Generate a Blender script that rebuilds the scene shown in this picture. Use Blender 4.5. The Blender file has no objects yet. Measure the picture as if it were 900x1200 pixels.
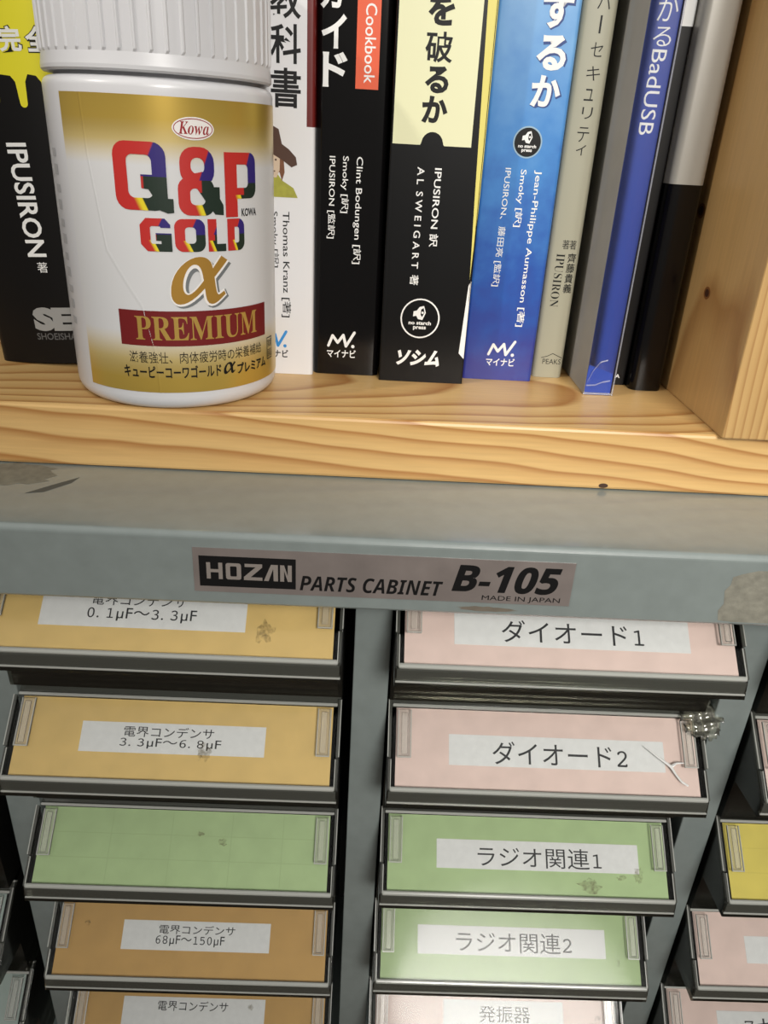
import bpy, bmesh, math, random
from mathutils import Vector, Matrix
random.seed(7)
S = 0.001                                   # every measure below is in millimetres
SC = bpy.context.scene
COL = SC.collection

# ------------------------------------------------------------------ camera
cam = bpy.data.cameras.new('camera')
cam.sensor_fit = 'VERTICAL'; cam.sensor_height = 24.0; cam.lens = 18.0
cam.clip_start = 0.005; cam.clip_end = 20
co = bpy.data.objects.new('camera', cam); COL.objects.link(co); SC.camera = co
def cam_rot(pitch, yaw, roll):
    cp, sp, cy, sy, cr, sr = (math.cos(pitch), math.sin(pitch), math.cos(yaw), math.sin(yaw), math.cos(roll), math.sin(roll))
    f = Vector((-sy*cp, cy*cp, -sp)); r = Vector((cy, sy, 0)); d = f.cross(r)
    r2 = cr*r + sr*d; d2 = cr*d - sr*r
    return Matrix(((r2.x, -d2.x, -f.x), (r2.y, -d2.y, -f.y), (r2.z, -d2.z, -f.z)))
co.matrix_world = Matrix.Translation(Vector((0, -223.9, 78.2))*S) @ cam_rot(math.radians(26.06), math.radians(-1.54), math.radians(-3.23)).to_4x4()

# ------------------------------------------------------------------ light
w = bpy.data.worlds.new('room_light'); SC.world = w; w.use_nodes = True
# a room with a bright ceiling and darker floor
wt = w.node_tree; wtc = wt.nodes.new('ShaderNodeTexCoord'); wsp = wt.nodes.new('ShaderNodeSeparateXYZ'); wrp = wt.nodes.new('ShaderNodeValToRGB')
wmr = wt.nodes.new('ShaderNodeMapRange'); wmr.inputs[1].default_value = -1; wmr.inputs[2].default_value = 1
wt.links.new(wtc.outputs['Generated'], wsp.inputs[0]); wt.links.new(wsp.outputs[2], wmr.inputs[0]); wt.links.new(wmr.outputs[0], wrp.inputs[0])
we = wrp.color_ramp.elements; we[0].position = 0.25; we[0].color = (0.10, 0.09, 0.075, 1); we[1].position = 0.95; we[1].color = (0.80, 0.78, 0.74, 1)
wx = we.new(0.55); wx.color = (0.21, 0.20, 0.185, 1)
wt.links.new(wrp.outputs[0], wt.nodes['Background'].inputs[0]); wt.nodes['Background'].inputs[1].default_value = 1.0
def area(name, pos, target, size, power, color):
    L = bpy.data.lights.new(name, 'AREA'); L.shape = 'DISK'; L.size = size; L.energy = power; L.color = color
    o = bpy.data.objects.new(name, L); COL.objects.link(o)
    o.location = pos; o.rotation_euler = (Vector(target)-Vector(pos)).to_track_quat('-Z', 'Y').to_euler()
    return o
def spot(name, pos, target, radius, power, color, angle, blend):
    L = bpy.data.lights.new(name, 'SPOT'); L.shadow_soft_size = radius; L.energy = power; L.color = color
    L.spot_size = math.radians(angle); L.spot_blend = blend
    o = bpy.data.objects.new(name, L); COL.objects.link(o)
    o.location = pos; o.rotation_euler = (Vector(target)-Vector(pos)).to_track_quat('-Z', 'Y').to_euler()
    return o
spot('key_lamp', (0.285, -0.98, 0.53), (0.135, 0, 0.01), 0.20, 58, (1.0, 0.965, 0.91), 39, 1.0)  # lamp behind the drawer glare; narrow cone stands in for a person's shadow
spot('left_fill_spot', (-0.80, -0.45, 0.70), (0.095, 0.015, 0.075), 0.02, 20, (1.0, 0.94, 0.86), 15, 0.6)  # added light, source unseen, to brighten left-facing covers and the upright
SC.view_settings.view_transform = 'Standard'; SC.view_settings.look = 'None'
SC.view_settings.exposure = -0.05; SC.view_settings.gamma = 1.0
SC.view_settings.use_curve_mapping = False
SC.cycles.transparent_max_bounces = 24

# ------------------------------------------------------------------ materials
def lin(c):
    return tuple(((v/255)/12.92 if v/255 <= 0.04045 else ((v/255+0.055)/1.055)**2.4) for v in c) + (1.0,)
MATS = {}
def mat(name, rgb, rough=0.5, metal=0.0, spec=0.5, coat=0.0, noise=0.0, nscale=60.0, bump=0.0):
    if name in MATS: return MATS[name]
    m = bpy.data.materials.new(name); m.use_nodes = True; MATS[name] = m
    nt = m.node_tree; b = nt.nodes['Principled BSDF']
    b.inputs['Base Color'].default_value = lin(rgb); b.inputs['Roughness'].default_value = rough
    b.inputs['Metallic'].default_value = metal; b.inputs['Specular IOR Level'].default_value = spec
    b.inputs['Coat Weight'].default_value = coat; b.inputs['Coat Roughness'].default_value = 0.08
    if noise or bump:
        tc = nt.nodes.new('ShaderNodeTexCoord'); n = nt.nodes.new('ShaderNodeTexNoise')
        n.inputs['Scale'].default_value = nscale; n.inputs['Detail'].default_value = 6
        nt.links.new(tc.outputs['Object'], n.inputs['Vector'])
        if noise:
            mx = nt.nodes.new('ShaderNodeMix'); mx.data_type = 'RGBA'
            mx.inputs[6].default_value = lin(tuple(v*(1-noise) for v in rgb))
            mx.inputs[7].default_value = lin(tuple(min(255, v*(1+noise*0.6)) for v in rgb))
            nt.links.new(n.outputs['Fac'], mx.inputs[0]); nt.links.new(mx.outputs[2], b.inputs['Base Color'])
        if bump:
            bp = nt.nodes.new('ShaderNodeBump'); bp.inputs['Strength'].default_value = bump; bp.inputs['Distance'].default_value = 0.0005
            nt.links.new(n.outputs['Fac'], bp.inputs['Height']); nt.links.new(bp.outputs[0], b.inputs['Normal'])
    return m
def clear_mat(name, tint, rough=0.06, body=None, body_amt=0.0, bump=0.0, nscale=40, ior=1.49, gloss=1.0):
    if name in MATS: return MATS[name]
    m = bpy.data.materials.new(name); m.use_nodes = True; MATS[name] = m
    nt = m.node_tree; nt.nodes.remove(nt.nodes['Principled BSDF']); out = nt.nodes['Material Output']
    tr = nt.nodes.new('ShaderNodeBsdfTransparent'); tr.inputs[0].default_value = tint + (1,)
    last = tr.outputs[0]
    if body_amt:
        df = nt.nodes.new('ShaderNodeBsdfDiffuse'); df.inputs[0].default_value = lin(body)
        mx = nt.nodes.new('ShaderNodeMixShader'); mx.inputs[0].default_value = body_amt
        nt.links.new(last, mx.inputs[1]); nt.links.new(df.outputs[0], mx.inputs[2]); last = mx.outputs[0]
    gl = nt.nodes.new('ShaderNodeBsdfGlossy'); gl.inputs['Roughness'].default_value = rough
    gl.inputs[0].default_value = (gloss, gloss, gloss, 1)
    fr = nt.nodes.new('ShaderNodeFresnel'); fr.inputs[0].default_value = ior
    mx = nt.nodes.new('ShaderNodeMixShader')
    nt.links.new(fr.outputs[0], mx.inputs[0]); nt.links.new(last, mx.inputs[1]); nt.links.new(gl.outputs[0], mx.inputs[2])
    if bump:
        tc = nt.nodes.new('ShaderNodeTexCoord'); n = nt.nodes.new('ShaderNodeTexNoise'); n.inputs['Scale'].default_value = nscale
        n.inputs['Detail'].default_value = 3
        bp = nt.nodes.new('ShaderNodeBump'); bp.inputs['Strength'].default_value = bump; bp.inputs['Distance'].default_value = 0.0008
        nt.links.new(tc.outputs['Object'], n.inputs['Vector']); nt.links.new(n.outputs['Fac'], bp.inputs['Height'])
        nt.links.new(bp.outputs[0], gl.inputs['Normal']); nt.links.new(bp.outputs[0], fr.inputs['Normal'])
    nt.links.new(mx.outputs[0], out.inputs[0])
    return m
def pine(name, axis, pith, tilt, light, dark, freq=190.0, wob=0.012, soft=0.5):
    """growth rings round a pith line running along `axis`"""
    m = bpy.data.materials.new(name); m.use_nodes = True; MATS[name] = m
    nt = m.node_tree; N = nt.nodes.new; K = nt.links.new; b = nt.nodes['Principled BSDF']
    tc = N('ShaderNodeTexCoord'); sp = N('ShaderNodeSeparateXYZ'); K(tc.outputs['Object'], sp.inputs[0])
    ax = {'X': (0, 1, 2), 'Z': (2, 0, 1)}[axis]
    def m2(op, a, bb):
        n = N('ShaderNodeMath'); n.operation = op
        for i, v in enumerate((a, bb)):
            if isinstance(v, (int, float)): n.inputs[i].default_value = v
            else: K(v, n.inputs[i])
        return n.outputs[0]
    L, A, B = sp.outputs[ax[0]], sp.outputs[ax[1]], sp.outputs[ax[2]]
    mp = N('ShaderNodeMapping'); K(tc.outputs['Object'], mp.inputs[0])
    sc = [16.0, 16.0, 16.0]; sc[ax[0]] = 7.0; mp.inputs['Scale'].default_value = sc
    nz = N('ShaderNodeTexNoise'); nz.inputs['Scale'].default_value = 1.0; nz.inputs['Detail'].default_value = 2.5; K(mp.outputs[0], nz.inputs['Vector'])
    dist = m2('MULTIPLY', m2('SUBTRACT', nz.outputs['Fac'], 0.5), wob)
    a2 = m2('ADD', m2('SUBTRACT', A, pith[0]*S), m2('MULTIPLY', L, tilt[0]))
    b2 = m2('ADD', m2('SUBTRACT', B, pith[1]*S), m2('MULTIPLY', L, tilt[1]))
    r = m2('ADD', m2('SQRT', m2('ADD', m2('MULTIPLY', a2, a2), m2('MULTIPLY', b2, b2)), 0), dist)
    fr = m2('FRACT', m2('MULTIPLY', r, freq), 0)
    cr = N('ShaderNodeValToRGB'); K(fr, cr.inputs[0])
    e = cr.color_ramp.elements; e[0].position = 0; e[0].color = lin(light); e[1].position = 1.0; e[1].color = lin(light)
    dark = tuple(p*soft+q*(1-soft) for p, q in zip(light, dark)); mid = tuple((3*p+q)/4 for p, q in zip(light, dark))
    for p, c in ((0.45, mid), (0.72, dark), (0.82, light)):
        x = cr.color_ramp.elements.new(p); x.color = lin(c)
    mp2 = N('ShaderNodeMapping'); K(tc.outputs['Object'], mp2.inputs[0])
    s2 = [900.0, 900.0, 900.0]; s2[ax[0]] = 45.0; mp2.inputs['Scale'].default_value = s2
    n2 = N('ShaderNodeTexNoise'); n2.inputs['Scale'].default_value = 1.0; n2.inputs['Detail'].default_value = 3; K(mp2.outputs[0], n2.inputs['Vector'])
    mx = N('ShaderNodeMix'); mx.data_type = 'RGBA'; mx.blend_type = 'MULTIPLY'; mx.inputs[0].default_value = 1.0
    rg = N('ShaderNodeMapRange'); rg.inputs[3].default_value = 0.84; rg.inputs[4].default_value = 1.12; K(n2.outputs['Fac'], rg.inputs[0])
    K(cr.outputs[0], mx.inputs[6]); K(rg.outputs[0], mx.inputs[7]); K(mx.outputs[2], b.inputs['Base Color'])
    bp = N('ShaderNodeBump'); bp.inputs['Strength'].default_value = 0.15; bp.inputs['Distance'].default_value = 0.0003
    K(n2.outputs['Fac'], bp.inputs['Height']); K(bp.outputs[0], b.inputs['Normal'])
    b.inputs['Roughness'].default_value = 0.38
    return m

# ------------------------------------------------------------------ mesh helpers
class MB:
    def __init__(self): self.v = []; self.f = []; self.m = []; self.s = []; self.uv = {}
    def add(self, vs, fs, mi=0, smooth=False):
        o = len(self.v); self.v += [tuple(p) for p in vs]
        for f in fs:
            self.f.append([i+o for i in f]); self.m.append(mi); self.s.append(smooth)
        return o
    def box(self, x0, x1, y0, y1, z0, z1, mi=0, bev=0.0, seg=2):
        bm = bmesh.new(); bmesh.ops.create_cube(bm, size=1.0)
        for v in bm.verts:
            v.co = Vector(((x0+x1)/2+v.co.x*(x1-x0), (y0+y1)/2+v.co.y*(y1-y0), (z0+z1)/2+v.co.z*(z1-z0)))
        if bev: bmesh.ops.bevel(bm, geom=list(bm.edges), offset=bev, segments=seg, profile=0.5, affect='EDGES')
        self.bm(bm, mi)
    def bm(self, bm, mi=0, fn=None):
        bm.verts.index_update()
        self.add([fn(v.co) if fn else v.co for v in bm.verts], [[v.index for v in f.verts] for f in bm.faces], mi); bm.free()
    def obox(self, fn, u0, u1, v0, v1, n0, n1, mi=0, bev=0.0, seg=2):
        bm = bmesh.new(); bmesh.ops.create_cube(bm, size=1.0)
        for q in bm.verts:
            q.co = Vector(((u0+u1)/2+q.co.x*(u1-u0), (v0+v1)/2+q.co.y*(v1-v0), (n0+n1)/2+q.co.z*(n1-n0)))
        if bev: bmesh.ops.bevel(bm, geom=list(bm.edges), offset=bev, segments=seg, profile=0.5, affect='EDGES')
        self.bm(bm, mi, lambda c: fn(c.x, c.y, c.z))
    def prism(self, pts, x0, x1, mi=0):
        """closed (y, z) outline extruded along x"""
        n = len(pts)
        self.add([(x0, y, z) for y, z in pts]+[(x1, y, z) for y, z in pts],
                 [list(range(n))[::-1], list(range(n, 2*n))]+[[i, (i+1) % n, n+(i+1) % n, n+i] for i in range(n)], mi)
    def build(self, name, mats, parent=None, loc=None, normals=True):
        me = bpy.data.meshes.new(name)
        me.from_pydata([(x*S, y*S, z*S) for x, y, z in self.v], [], self.f)
        for m in (mats if isinstance(mats, (list, tuple)) else [mats]): me.materials.append(m)
        for p, mi, s in zip(me.polygons, self.m, self.s): p.material_index = mi; p.use_smooth = s
        if self.uv:
            ul = me.uv_layers.new(name='UVMap')
            for lp in me.loops:
                ul.data[lp.index].uv = self.uv.get(lp.vertex_index, (0, 0))
        if normals:
            bm = bmesh.new(); bm.from_mesh(me); bmesh.ops.recalc_face_normals(bm, faces=bm.faces); bm.to_mesh(me); bm.free()
        o = bpy.data.objects.new(name, me); COL.objects.link(o)
        if parent: o.parent = parent
        if loc: o.location = Vector(loc)*S
        return o
def empty(name, loc, label, cat, group=None, rot=None):
    o = bpy.data.objects.new(name, None); COL.objects.link(o); o.empty_display_size = 0.01
    o.location = Vector(loc)*S
    if rot: o.rotation_euler = rot
    o['label'] = label; o['category'] = cat
    if group: o['group'] = group
    return o
def structure(o): o['kind'] = 'structure'; return o

# flat lettering: every string becomes a filled outline fitted to a box
GL = {}
def glyphs(s, off=0.0, shear=0.0):
    k = (s, off, shear)
    if k not in GL:
        c = bpy.data.curves.new('lettering', 'FONT'); c.body = s; c.size = 1.0; c.offset = off; c.shear = shear; c.resolution_u = 3
        o = bpy.data.objects.new('lettering', c); COL.objects.link(o)
        bpy.context.view_layer.update()
        me = bpy.data.meshes.new_from_object(o.evaluated_get(bpy.context.evaluated_depsgraph_get()))
        vs = [(v.co.x, v.co.y) for v in me.vertices]; fs = [list(p.vertices) for p in me.polygons]
        bpy.data.objects.remove(o); bpy.data.curves.remove(c); bpy.data.meshes.remove(me)
        x0 = min(v[0] for v in vs); x1 = max(v[0] for v in vs); y0 = min(v[1] for v in vs); y1 = max(v[1] for v in vs)
        GL[k] = ([((x-x0)/(x1-x0), (y-y0)/(y1-y0)) for x, y in vs], fs, (x1-x0)/(y1-y0))
    return GL[k]
def loops2d(loops):
    """filled 2D outlines (even-odd holes)"""
    c = bpy.data.curves.new('outline', 'CURVE'); c.dimensions = '2D'; c.fill_mode = 'BOTH'
    for lp in loops:
        sp = c.splines.new('POLY'); sp.points.add(len(lp)-1); sp.use_cyclic_u = True
        for p, q in zip(sp.points, lp): p.co = (q[0], q[1], 0, 1)
    o = bpy.data.objects.new('outline', c); COL.objects.link(o); bpy.context.view_layer.update()
    me = bpy.data.meshes.new_from_object(o.evaluated_get(bpy.context.evaluated_depsgraph_get()))
    r = ([(v.co.x, v.co.y) for v in me.vertices], [list(p.vertices) for p in me.polygons])
    bpy.data.objects.remove(o); bpy.data.curves.remove(c); bpy.data.meshes.remove(me)
    return r
class Print:
    """ink on a surface: surf(u, v, lift) -> point (mm); step = cut size along u for curved surfaces"""
    def __init__(self, surf, step=0.0): self.surf = surf; self.step = step; self.mb = MB(); self.mats = []
    def mi(self, m):
        if m not in self.mats: self.mats.append(m)
        return self.mats.index(m)
    def raw(self, vs, fs, m, lift=0.06, uv=None):
        mi = self.mi(m)
        if self.step:
            bm = bmesh.new(); bv = [bm.verts.new((x, y, 0)) for x, y in vs]
            for f in fs:
                try: bm.faces.new([bv[i] for i in f])
                except ValueError: pass
            x0 = min(v[0] for v in vs); x1 = max(v[0] for v in vs)
            k = math.floor(x0/self.step)+1
            while k*self.step < x1:
                bmesh.ops.bisect_plane(bm, geom=list(bm.verts)+list(bm.edges)+list(bm.faces), dist=1e-5, plane_co=(k*self.step, 0, 0), plane_no=(1, 0, 0)); k += 1
            bm.verts.index_update()
            vs = [(v.co.x, v.co.y) for v in bm.verts]; fs = [[v.index for v in f.verts] for f in bm.faces]; bm.free()
        o = self.mb.add([self.surf(x, y, lift) for x, y in vs], fs, mi)
        if uv:
            for i, (x, y) in enumerate(vs): self.mb.uv[o+i] = uv(x, y)
    def poly(self, pts, m, lift=0.06, uv=None):
        vs, fs = loops2d([pts]); self.raw(vs, fs, m, lift, uv)
    def loops(self, lps, m, lift=0.06, uv=None):
        vs, fs = loops2d(lps); self.raw(vs, fs, m, lift, uv)
    def rect(self, u0, u1, v0, v1, m, lift=0.06, uv=None):
        self.raw([(u0, v0), (u1, v0), (u1, v1), (u0, v1)], [[0, 1, 2, 3]], m, lift, uv)
    def text(self, s, u0, u1, v0, v1, m, off=0.0, lift=0.06, rot=0, shear=0.0, uv=None):
        """fit s into the box; rot=-90 reads downwards, as on a spine"""
        vs, fs, _ = glyphs(s, off, shear)
        if rot == -90: vs = [(u0+y*(u1-u0), v1-x*(v1-v0)) for x, y in vs]
        else: vs = [(u0+x*(u1-u0), v0+y*(v1-v0)) for x, y in vs]
        self.raw(vs, fs, m, lift, uv)
    def disc(self, u, v, r, m, lift=0.06, n=28, rv=None):
        self.raw([(u+r*math.cos(6.28319*i/n), v+(rv or r)*math.sin(6.28319*i/n)) for i in range(n)], [list(range(n))], m, lift)
    def ring(self, u, v, r, wd, m, lift=0.06, n=32, rv=None):
        rv = rv or r; vs = []
        for i in range(n):
            a = 6.28319*i/n; vs += [(u+r*math.cos(a), v+rv*math.sin(a)), (u+(r-wd)*math.cos(a), v+(rv-wd)*math.sin(a))]
        self.raw(vs, [[2*i, 2*((i+1) % n), 2*((i+1) % n)+1, 2*i+1] for i in range(n)], m, lift)
    def stroke(self, pts, wd, m, lift=0.06):
        for (a, b), (c, d) in zip(pts, pts[1:]):
            l = math.hypot(c-a, d-b); nx, ny = -(d-b)/l*wd/2, (c-a)/l*wd/2
            self.raw([(a+nx, b+ny), (a-nx, b-ny), (c-nx, d-ny), (c+nx, d+ny)], [[0, 1, 2, 3]], m, lift)
        for p in pts: self.disc(p[0], p[1], wd/2, m, lift+0.004, 10)
    def build(self, name, parent, loc=None):
        return self.mb.build(name, self.mats, parent, loc, normals=False)
def rrect(u0, u1, v0, v1, r, n=5, corners=(1, 1, 1, 1)):
    """rounded rectangle outline; corners: br, tr, tl, bl radius factors"""
    out = []
    for (cx, cy, a0), k in zip(((u1, v0, -90), (u1, v1, 0), (u0, v1, 90), (u0, v0, 180)), corners):
        rr = r*k
        if rr <= 0: out.append((cx, cy)); continue
        ox = cx-rr if cx == u1 else cx+rr; oy = cy+rr if cy == v0 else cy-rr
        for i in range(n+1):
            a = math.radians(a0+90*i/n); out.append((ox+rr*math.cos(a), oy+rr*math.sin(a)))
    return out

# ------------------------------------------------------------------ shared materials
M_STEEL = mat('grey_enamel', (126, 135, 133), 0.27, spec=0.6, coat=0.5, noise=0.07, nscale=180, bump=0.05)
M_WHITE = mat('white_ink', (238, 238, 236), 0.5)
M_BLACK = mat('black_ink', (13, 13, 14), 0.5, spec=0.3)
M_PAGES = mat('paper_pages', (226, 220, 204), 0.9, noise=0.08, nscale=400)
P_BOARD = pine('pine_board', 'X', (46, -34), (0.03, 0.10), (212, 174, 114), (150, 94, 42), 250, 0.013, 0.30)
P_UP = pine('pine_upright', 'Z', (-110, 12), (0.02, -0.02), (192, 156, 102), (138, 94, 50), 420, 0.006, 0.5)

# ------------------------------------------------------------------ the setting
wb = MB(); wb.box(-700, 700, 200, 215, -352, 700)
structure(wb.build('wall_back', mat('plaster', (120, 108, 92), 0.9, noise=0.06, nscale=30)))
fl = MB(); fl.box(-700, 700, -900, 200, -372, -352)
structure(fl.build('floor', mat('floor_boards', (96, 76, 58), 0.6, noise=0.12, nscale=14)))

# ------------------------------------------------------------------ wooden shelf
shelf = empty('bookshelf', (0, 0, -20), 'pine bookshelf section resting on top of the grey steel cabinet', 'shelf')
b = MB(); b.box(-252, 262, 0, 196, 0.15, 20, bev=1.0)
b.build('shelf_board', P_BOARD, shelf)
def knot(p, u, v, r, rv):
    p.disc(u, v, r, mat('knot_rim', (122, 78, 40), 0.5), 0.03, rv=rv); p.disc(u, v, r*0.62, mat('knot_core', (62, 36, 20), 0.5), 0.06, rv=rv*0.62)
b = MB(); b.box(108.2, 128.2, -2.6, 194, 20.0, 300, bev=0.6)
up = b.build('upright_panel', P_UP, shelf)
kp = Print(lambda u, v, n: (108.2-n, u, v+20))
knot(kp, 32.5, 37.5, 2.6, 2.0); kp.build('wood_knot', up); kp = Print(lambda u, v, n: (108.2-n, u, v+20)); knot(kp, 52, 61, 3.2, 2.4)
kp.build('wood_knot', up)
kp = Print(lambda u, v, n: (u, -n, v+20))
kp.disc(75.5, -18.5, 1.5, mat('knot_core', (62, 36, 20), 0.5), 0.05, rv=0.8)
kp.build('wood_chip', shelf)

# ------------------------------------------------------------------ steel parts cabinet
CX = 4.2; PITCH = 122.8; YP = -21.0
cab = empty('parts_cabinet', (CX, 0, -352), 'grey enamelled steel parts cabinet with maker plate on its front lip', 'cabinet')
def W(x, y, z): return (x-CX, y, z+352)
XL, XR = CX-2*PITCH-8, CX+2*PITCH+8
b = MB()
# folded lid: top sheet, rounded bend, front lip, small return flange, side lips
prof = [(190, -20)]
R = 1.8; yl = -41.1
prof += [(yl+R-R*math.sin(math.radians(a)), -20-R+R*math.cos(math.radians(a))) for a in range(0, 91, 15)]
prof += [(yl, -41.6), (yl+0.5, -42.3), (yl+4, -42.3)]
inn = [(190, -21)]+[(yl+R-(R-1)*math.sin(math.radians(a)), -20-R+(R-1)*math.cos(math.radians(a))) for a in range(0, 91, 15)]+[(yl+1, -41.3), (yl+1.2, -41.5), (yl+4, -41.5)]
n = len(prof)
vs = []
for x in (XL, XR):
    vs += [W(x, y, z) for y, z in prof]+[W(x, y, z) for y, z in inn]
fs = []
for i in range(n-1):
    fs += [[i, i+1, 2*n+i+1, 2*n+i], [n+i, 3*n+i, 3*n+i+1, n+i+1], [i, n+i, n+i+1, i+1], [2*n+i, 2*n+i+1, 3*n+i+1, 3*n+i]]
fs += [[n-1, 2*n-1, 4*n-1, 3*n-1], [0, 2*n, 3*n, n]]
b.add(vs, fs)
b.box(XL-CX, XL+1-CX, yl+1, 190, 352-42.3, 352-21); b.box(XR-1-CX, XR-CX, yl+1, 190, 352-42.3, 352-21)
lid = b.build('top_lid', M_STEEL, cab)
for k in range(-2, 3):
    xc = CX+k*PITCH
    b = MB(); b.box(xc-5.9-CX, xc+5.9-CX, YP, 100, 0.3, 352-21.2, bev=0.4)
    b.build('front_post', M_STEEL, cab)
b = MB(); b.box(XL+8-CX, XR-8-CX, 100, 101, 0.3, 352-21.2); b.build('back_sheet', mat('dark_enamel', (58, 62, 61), 0.6), cab)
b = MB(); b.box(XL+3-CX, XR-3-CX, YP-2, 101, 0.0, 4.0); b.build('base_sheet', M_STEEL, cab)
# maker plate
pl = MB(); pl.box(-46.5-CX, 58.4-CX, yl-0.25, yl+0.02, 352-38.1, 352-24.3)
plate = pl.build('maker_plate', mat('plate_foil', (140, 131, 127), 0.38, metal=0.35, noise=0.16, nscale=90), cab)
pp = Print(lambda u, v, q: (u-CX, yl-0.25-q, v+352))
pp.rect(-44.9, -18.4, -36.3, -26.7, M_BLACK, 0.03)
FO = mat('plate_letter', (150, 142, 136), 0.4, metal=0.3)
H0, H1 = -33.9, -28.7
pp.loops([rrect(-42.9, -41.8, H0, H1, 0)], FO, 0.07); pp.rect(-39.6, -38.5, H0, H1, FO, 0.07); pp.rect(-41.8, -39.6, -31.8, -30.8, FO, 0.07)
pp.loops([rrect(-37.6, -33.4, H0, H1, 0.7), rrect(-36.4, -34.6, H0+1, H1-1, 0.3)], FO, 0.07)
pp.poly([(-32.7, H0), (-27.6, H0), (-27.6, H0+1), (-30.8, H0+1), (-27.6, H1-1), (-27.6, H1), (-32.4, H1), (-32.4, H1-1), (-29.4, H1-1), (-32.7, H0+1)], FO, 0.07)
pp.poly([(-27.2, H0), (-25.9, H0), (-24.6, H1-1.3), (-24.5, H0), (-23.3, H0), (-23.3, H1), (-25.2, H1)], FO, 0.07)
pp.poly([(-22.7, H0), (-21.6, H0), (-21.6, H1-1.8), (-20.6, H0), (-19.5, H0), (-19.5, H1), (-20.6, H1), (-20.6, H0+1.8), (-21.6, H1), (-22.7, H1)], FO, 0.07)
pp.text('𝙋𝘼𝙍𝙏𝙎 𝘾𝘼𝘽𝙄𝙉𝙀𝙏', -17.3, 22.4, -36.5, -31.7, M_BLACK)
pp.text('𝗕-𝟭𝟬𝟱', 24.9, 54.9, -34.7, -26.0, M_BLACK, off=0.017, shear=0.22)
pp.text('MADE IN JAPAN', 33.6, 55.6, -37.6, -35.6, M_BLACK)
pp.build('plate_lettering', plate)
# old tape residue and scuffs on the steel
RES = mat('tape_residue', (128, 126, 114), 0.75, noise=0.22, nscale=420, bump=0.5)
def blob(cx, cy, rx, ry, n=26, j=0.22):
    return [(cx+rx*math.cos(6.283*i/n)*(1+random.uniform(-j, j)), cy+ry*math.sin(6.283*i/n)*(1+random.uniform(-j, j))) for i in range(n)]
rp = Print(lambda u, v, q: W(u, yl-q, v))
rp.poly([(102.5, -26.5), (105, -25.4), (109, -24.2), (140, -23.6), (140, -41.2), (106, -41.2), (101.6, -40.8), (100.9, -37.5), (102, -35.2), (101.2, -31), (102.4, -29)], RES, 0.05)
rp.build('tape_residue', lid); rp = Print(lambda u, v, q: W(u, yl-q, v))
rp.poly(blob(35, -40.3, 8, 0.8), mat('scuff', (108, 100, 88), 0.8, noise=0.2, nscale=300), 0.04)
rp.build('scuff_mark', lid)
rp = Print(lambda u, v, q: W(u, v, -20+q))
DIRT = mat('dirt_smear', (114, 112, 100), 0.7, noise=0.25, nscale=380)
rp.poly(blob(-108, -8, 14, 7.5), DIRT, 0.04); rp.build('dirt_smear', lid); rp = Print(lambda u, v, q: W(u, v, -20+q)); rp.poly([(-99, -21.5), (-93.5, -15), (-87.5, -8.5), (-88.5, -13), (-94, -20)], mat('scratch', (74, 74, 68), 0.8), 0.05)
rp.build('scratch', lid)

# ------------------------------------------------------------------ drawers
WIN = clear_mat('clear_window', (0.975, 0.98, 0.97), 0.09, bump=0.10, nscale=26, gloss=0.26)
CLIP = clear_mat('clear_clip', (0.995, 0.995, 0.99), 0.10, (240, 238, 228), 0.08, gloss=0.7)
EDGE = clear_mat('clear_edge', (0.72, 0.73, 0.70), 0.16, (226, 228, 220), 0.42, ior=1.7)  # pale body colour imitates highlights along the clear bevels
SMOKE = clear_mat('smoky_tray', (0.50, 0.50, 0.46), 0.12, (58, 58, 52), 0.16)
RIMM = clear_mat('rim_plastic', (0.50, 0.51, 0.48), 0.12, (108, 110, 103), 0.34, ior=1.55)
STICK = mat('sticker_paper', (234, 234, 236), 0.7, noise=0.05, nscale=500)
INK = mat('printed_ink', (44, 44, 48), 0.7)
YTOP = -20.0; DSY, DSZ = -18.5, -16.3
SL = math.hypot(DSY, DSZ); sy, sz = DSY/SL, DSZ/SL          # down the slope
ny, nz = sz, -sy                                            # out of the slope
def card_mat(name, rgb, grid=False):
    m = mat(name, rgb, 0.75, noise=0.09, nscale=120)
    return m
CARDS = {'orange': (230, 196, 126), 'shaded_orange': (204, 162, 98), 'pink': (236, 210, 203), 'green': (180, 204, 152), 'yellow': (222, 204, 98), 'blue': (176, 190, 186), 'brown': (120, 84, 52)}  # orange card repeated darker, shade put into the lower left drawers' colour
def stain_mat():
    if 'stain' in MATS: return MATS['stain']
    m = bpy.data.materials.new('stain'); m.use_nodes = True; MATS['stain'] = m; nt = m.node_tree; b = nt.nodes['Principled BSDF']
    b.inputs['Base Color'].default_value = lin((128, 112, 72)); b.inputs['Roughness'].default_value = 0.6
    tc = nt.nodes.new('ShaderNodeTexCoord'); n = nt.nodes.new('ShaderNodeTexNoise'); n.inputs['Scale'].default_value = 700; n.inputs['Detail'].default_value = 4
    r = nt.nodes.new('ShaderNodeMapRange'); r.inputs[1].default_value = 0.35; r.inputs[2].default_value = 0.75; r.inputs[3].default_value = 0.0; r.inputs[4].default_value = 0.55
    nt.links.new(tc.outputs['Object'], n.inputs['Vector']); nt.links.new(n.outputs['Fac'], r.inputs[0]); nt.links.new(r.outputs[0], b.inputs['Alpha'])
    return m
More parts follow.
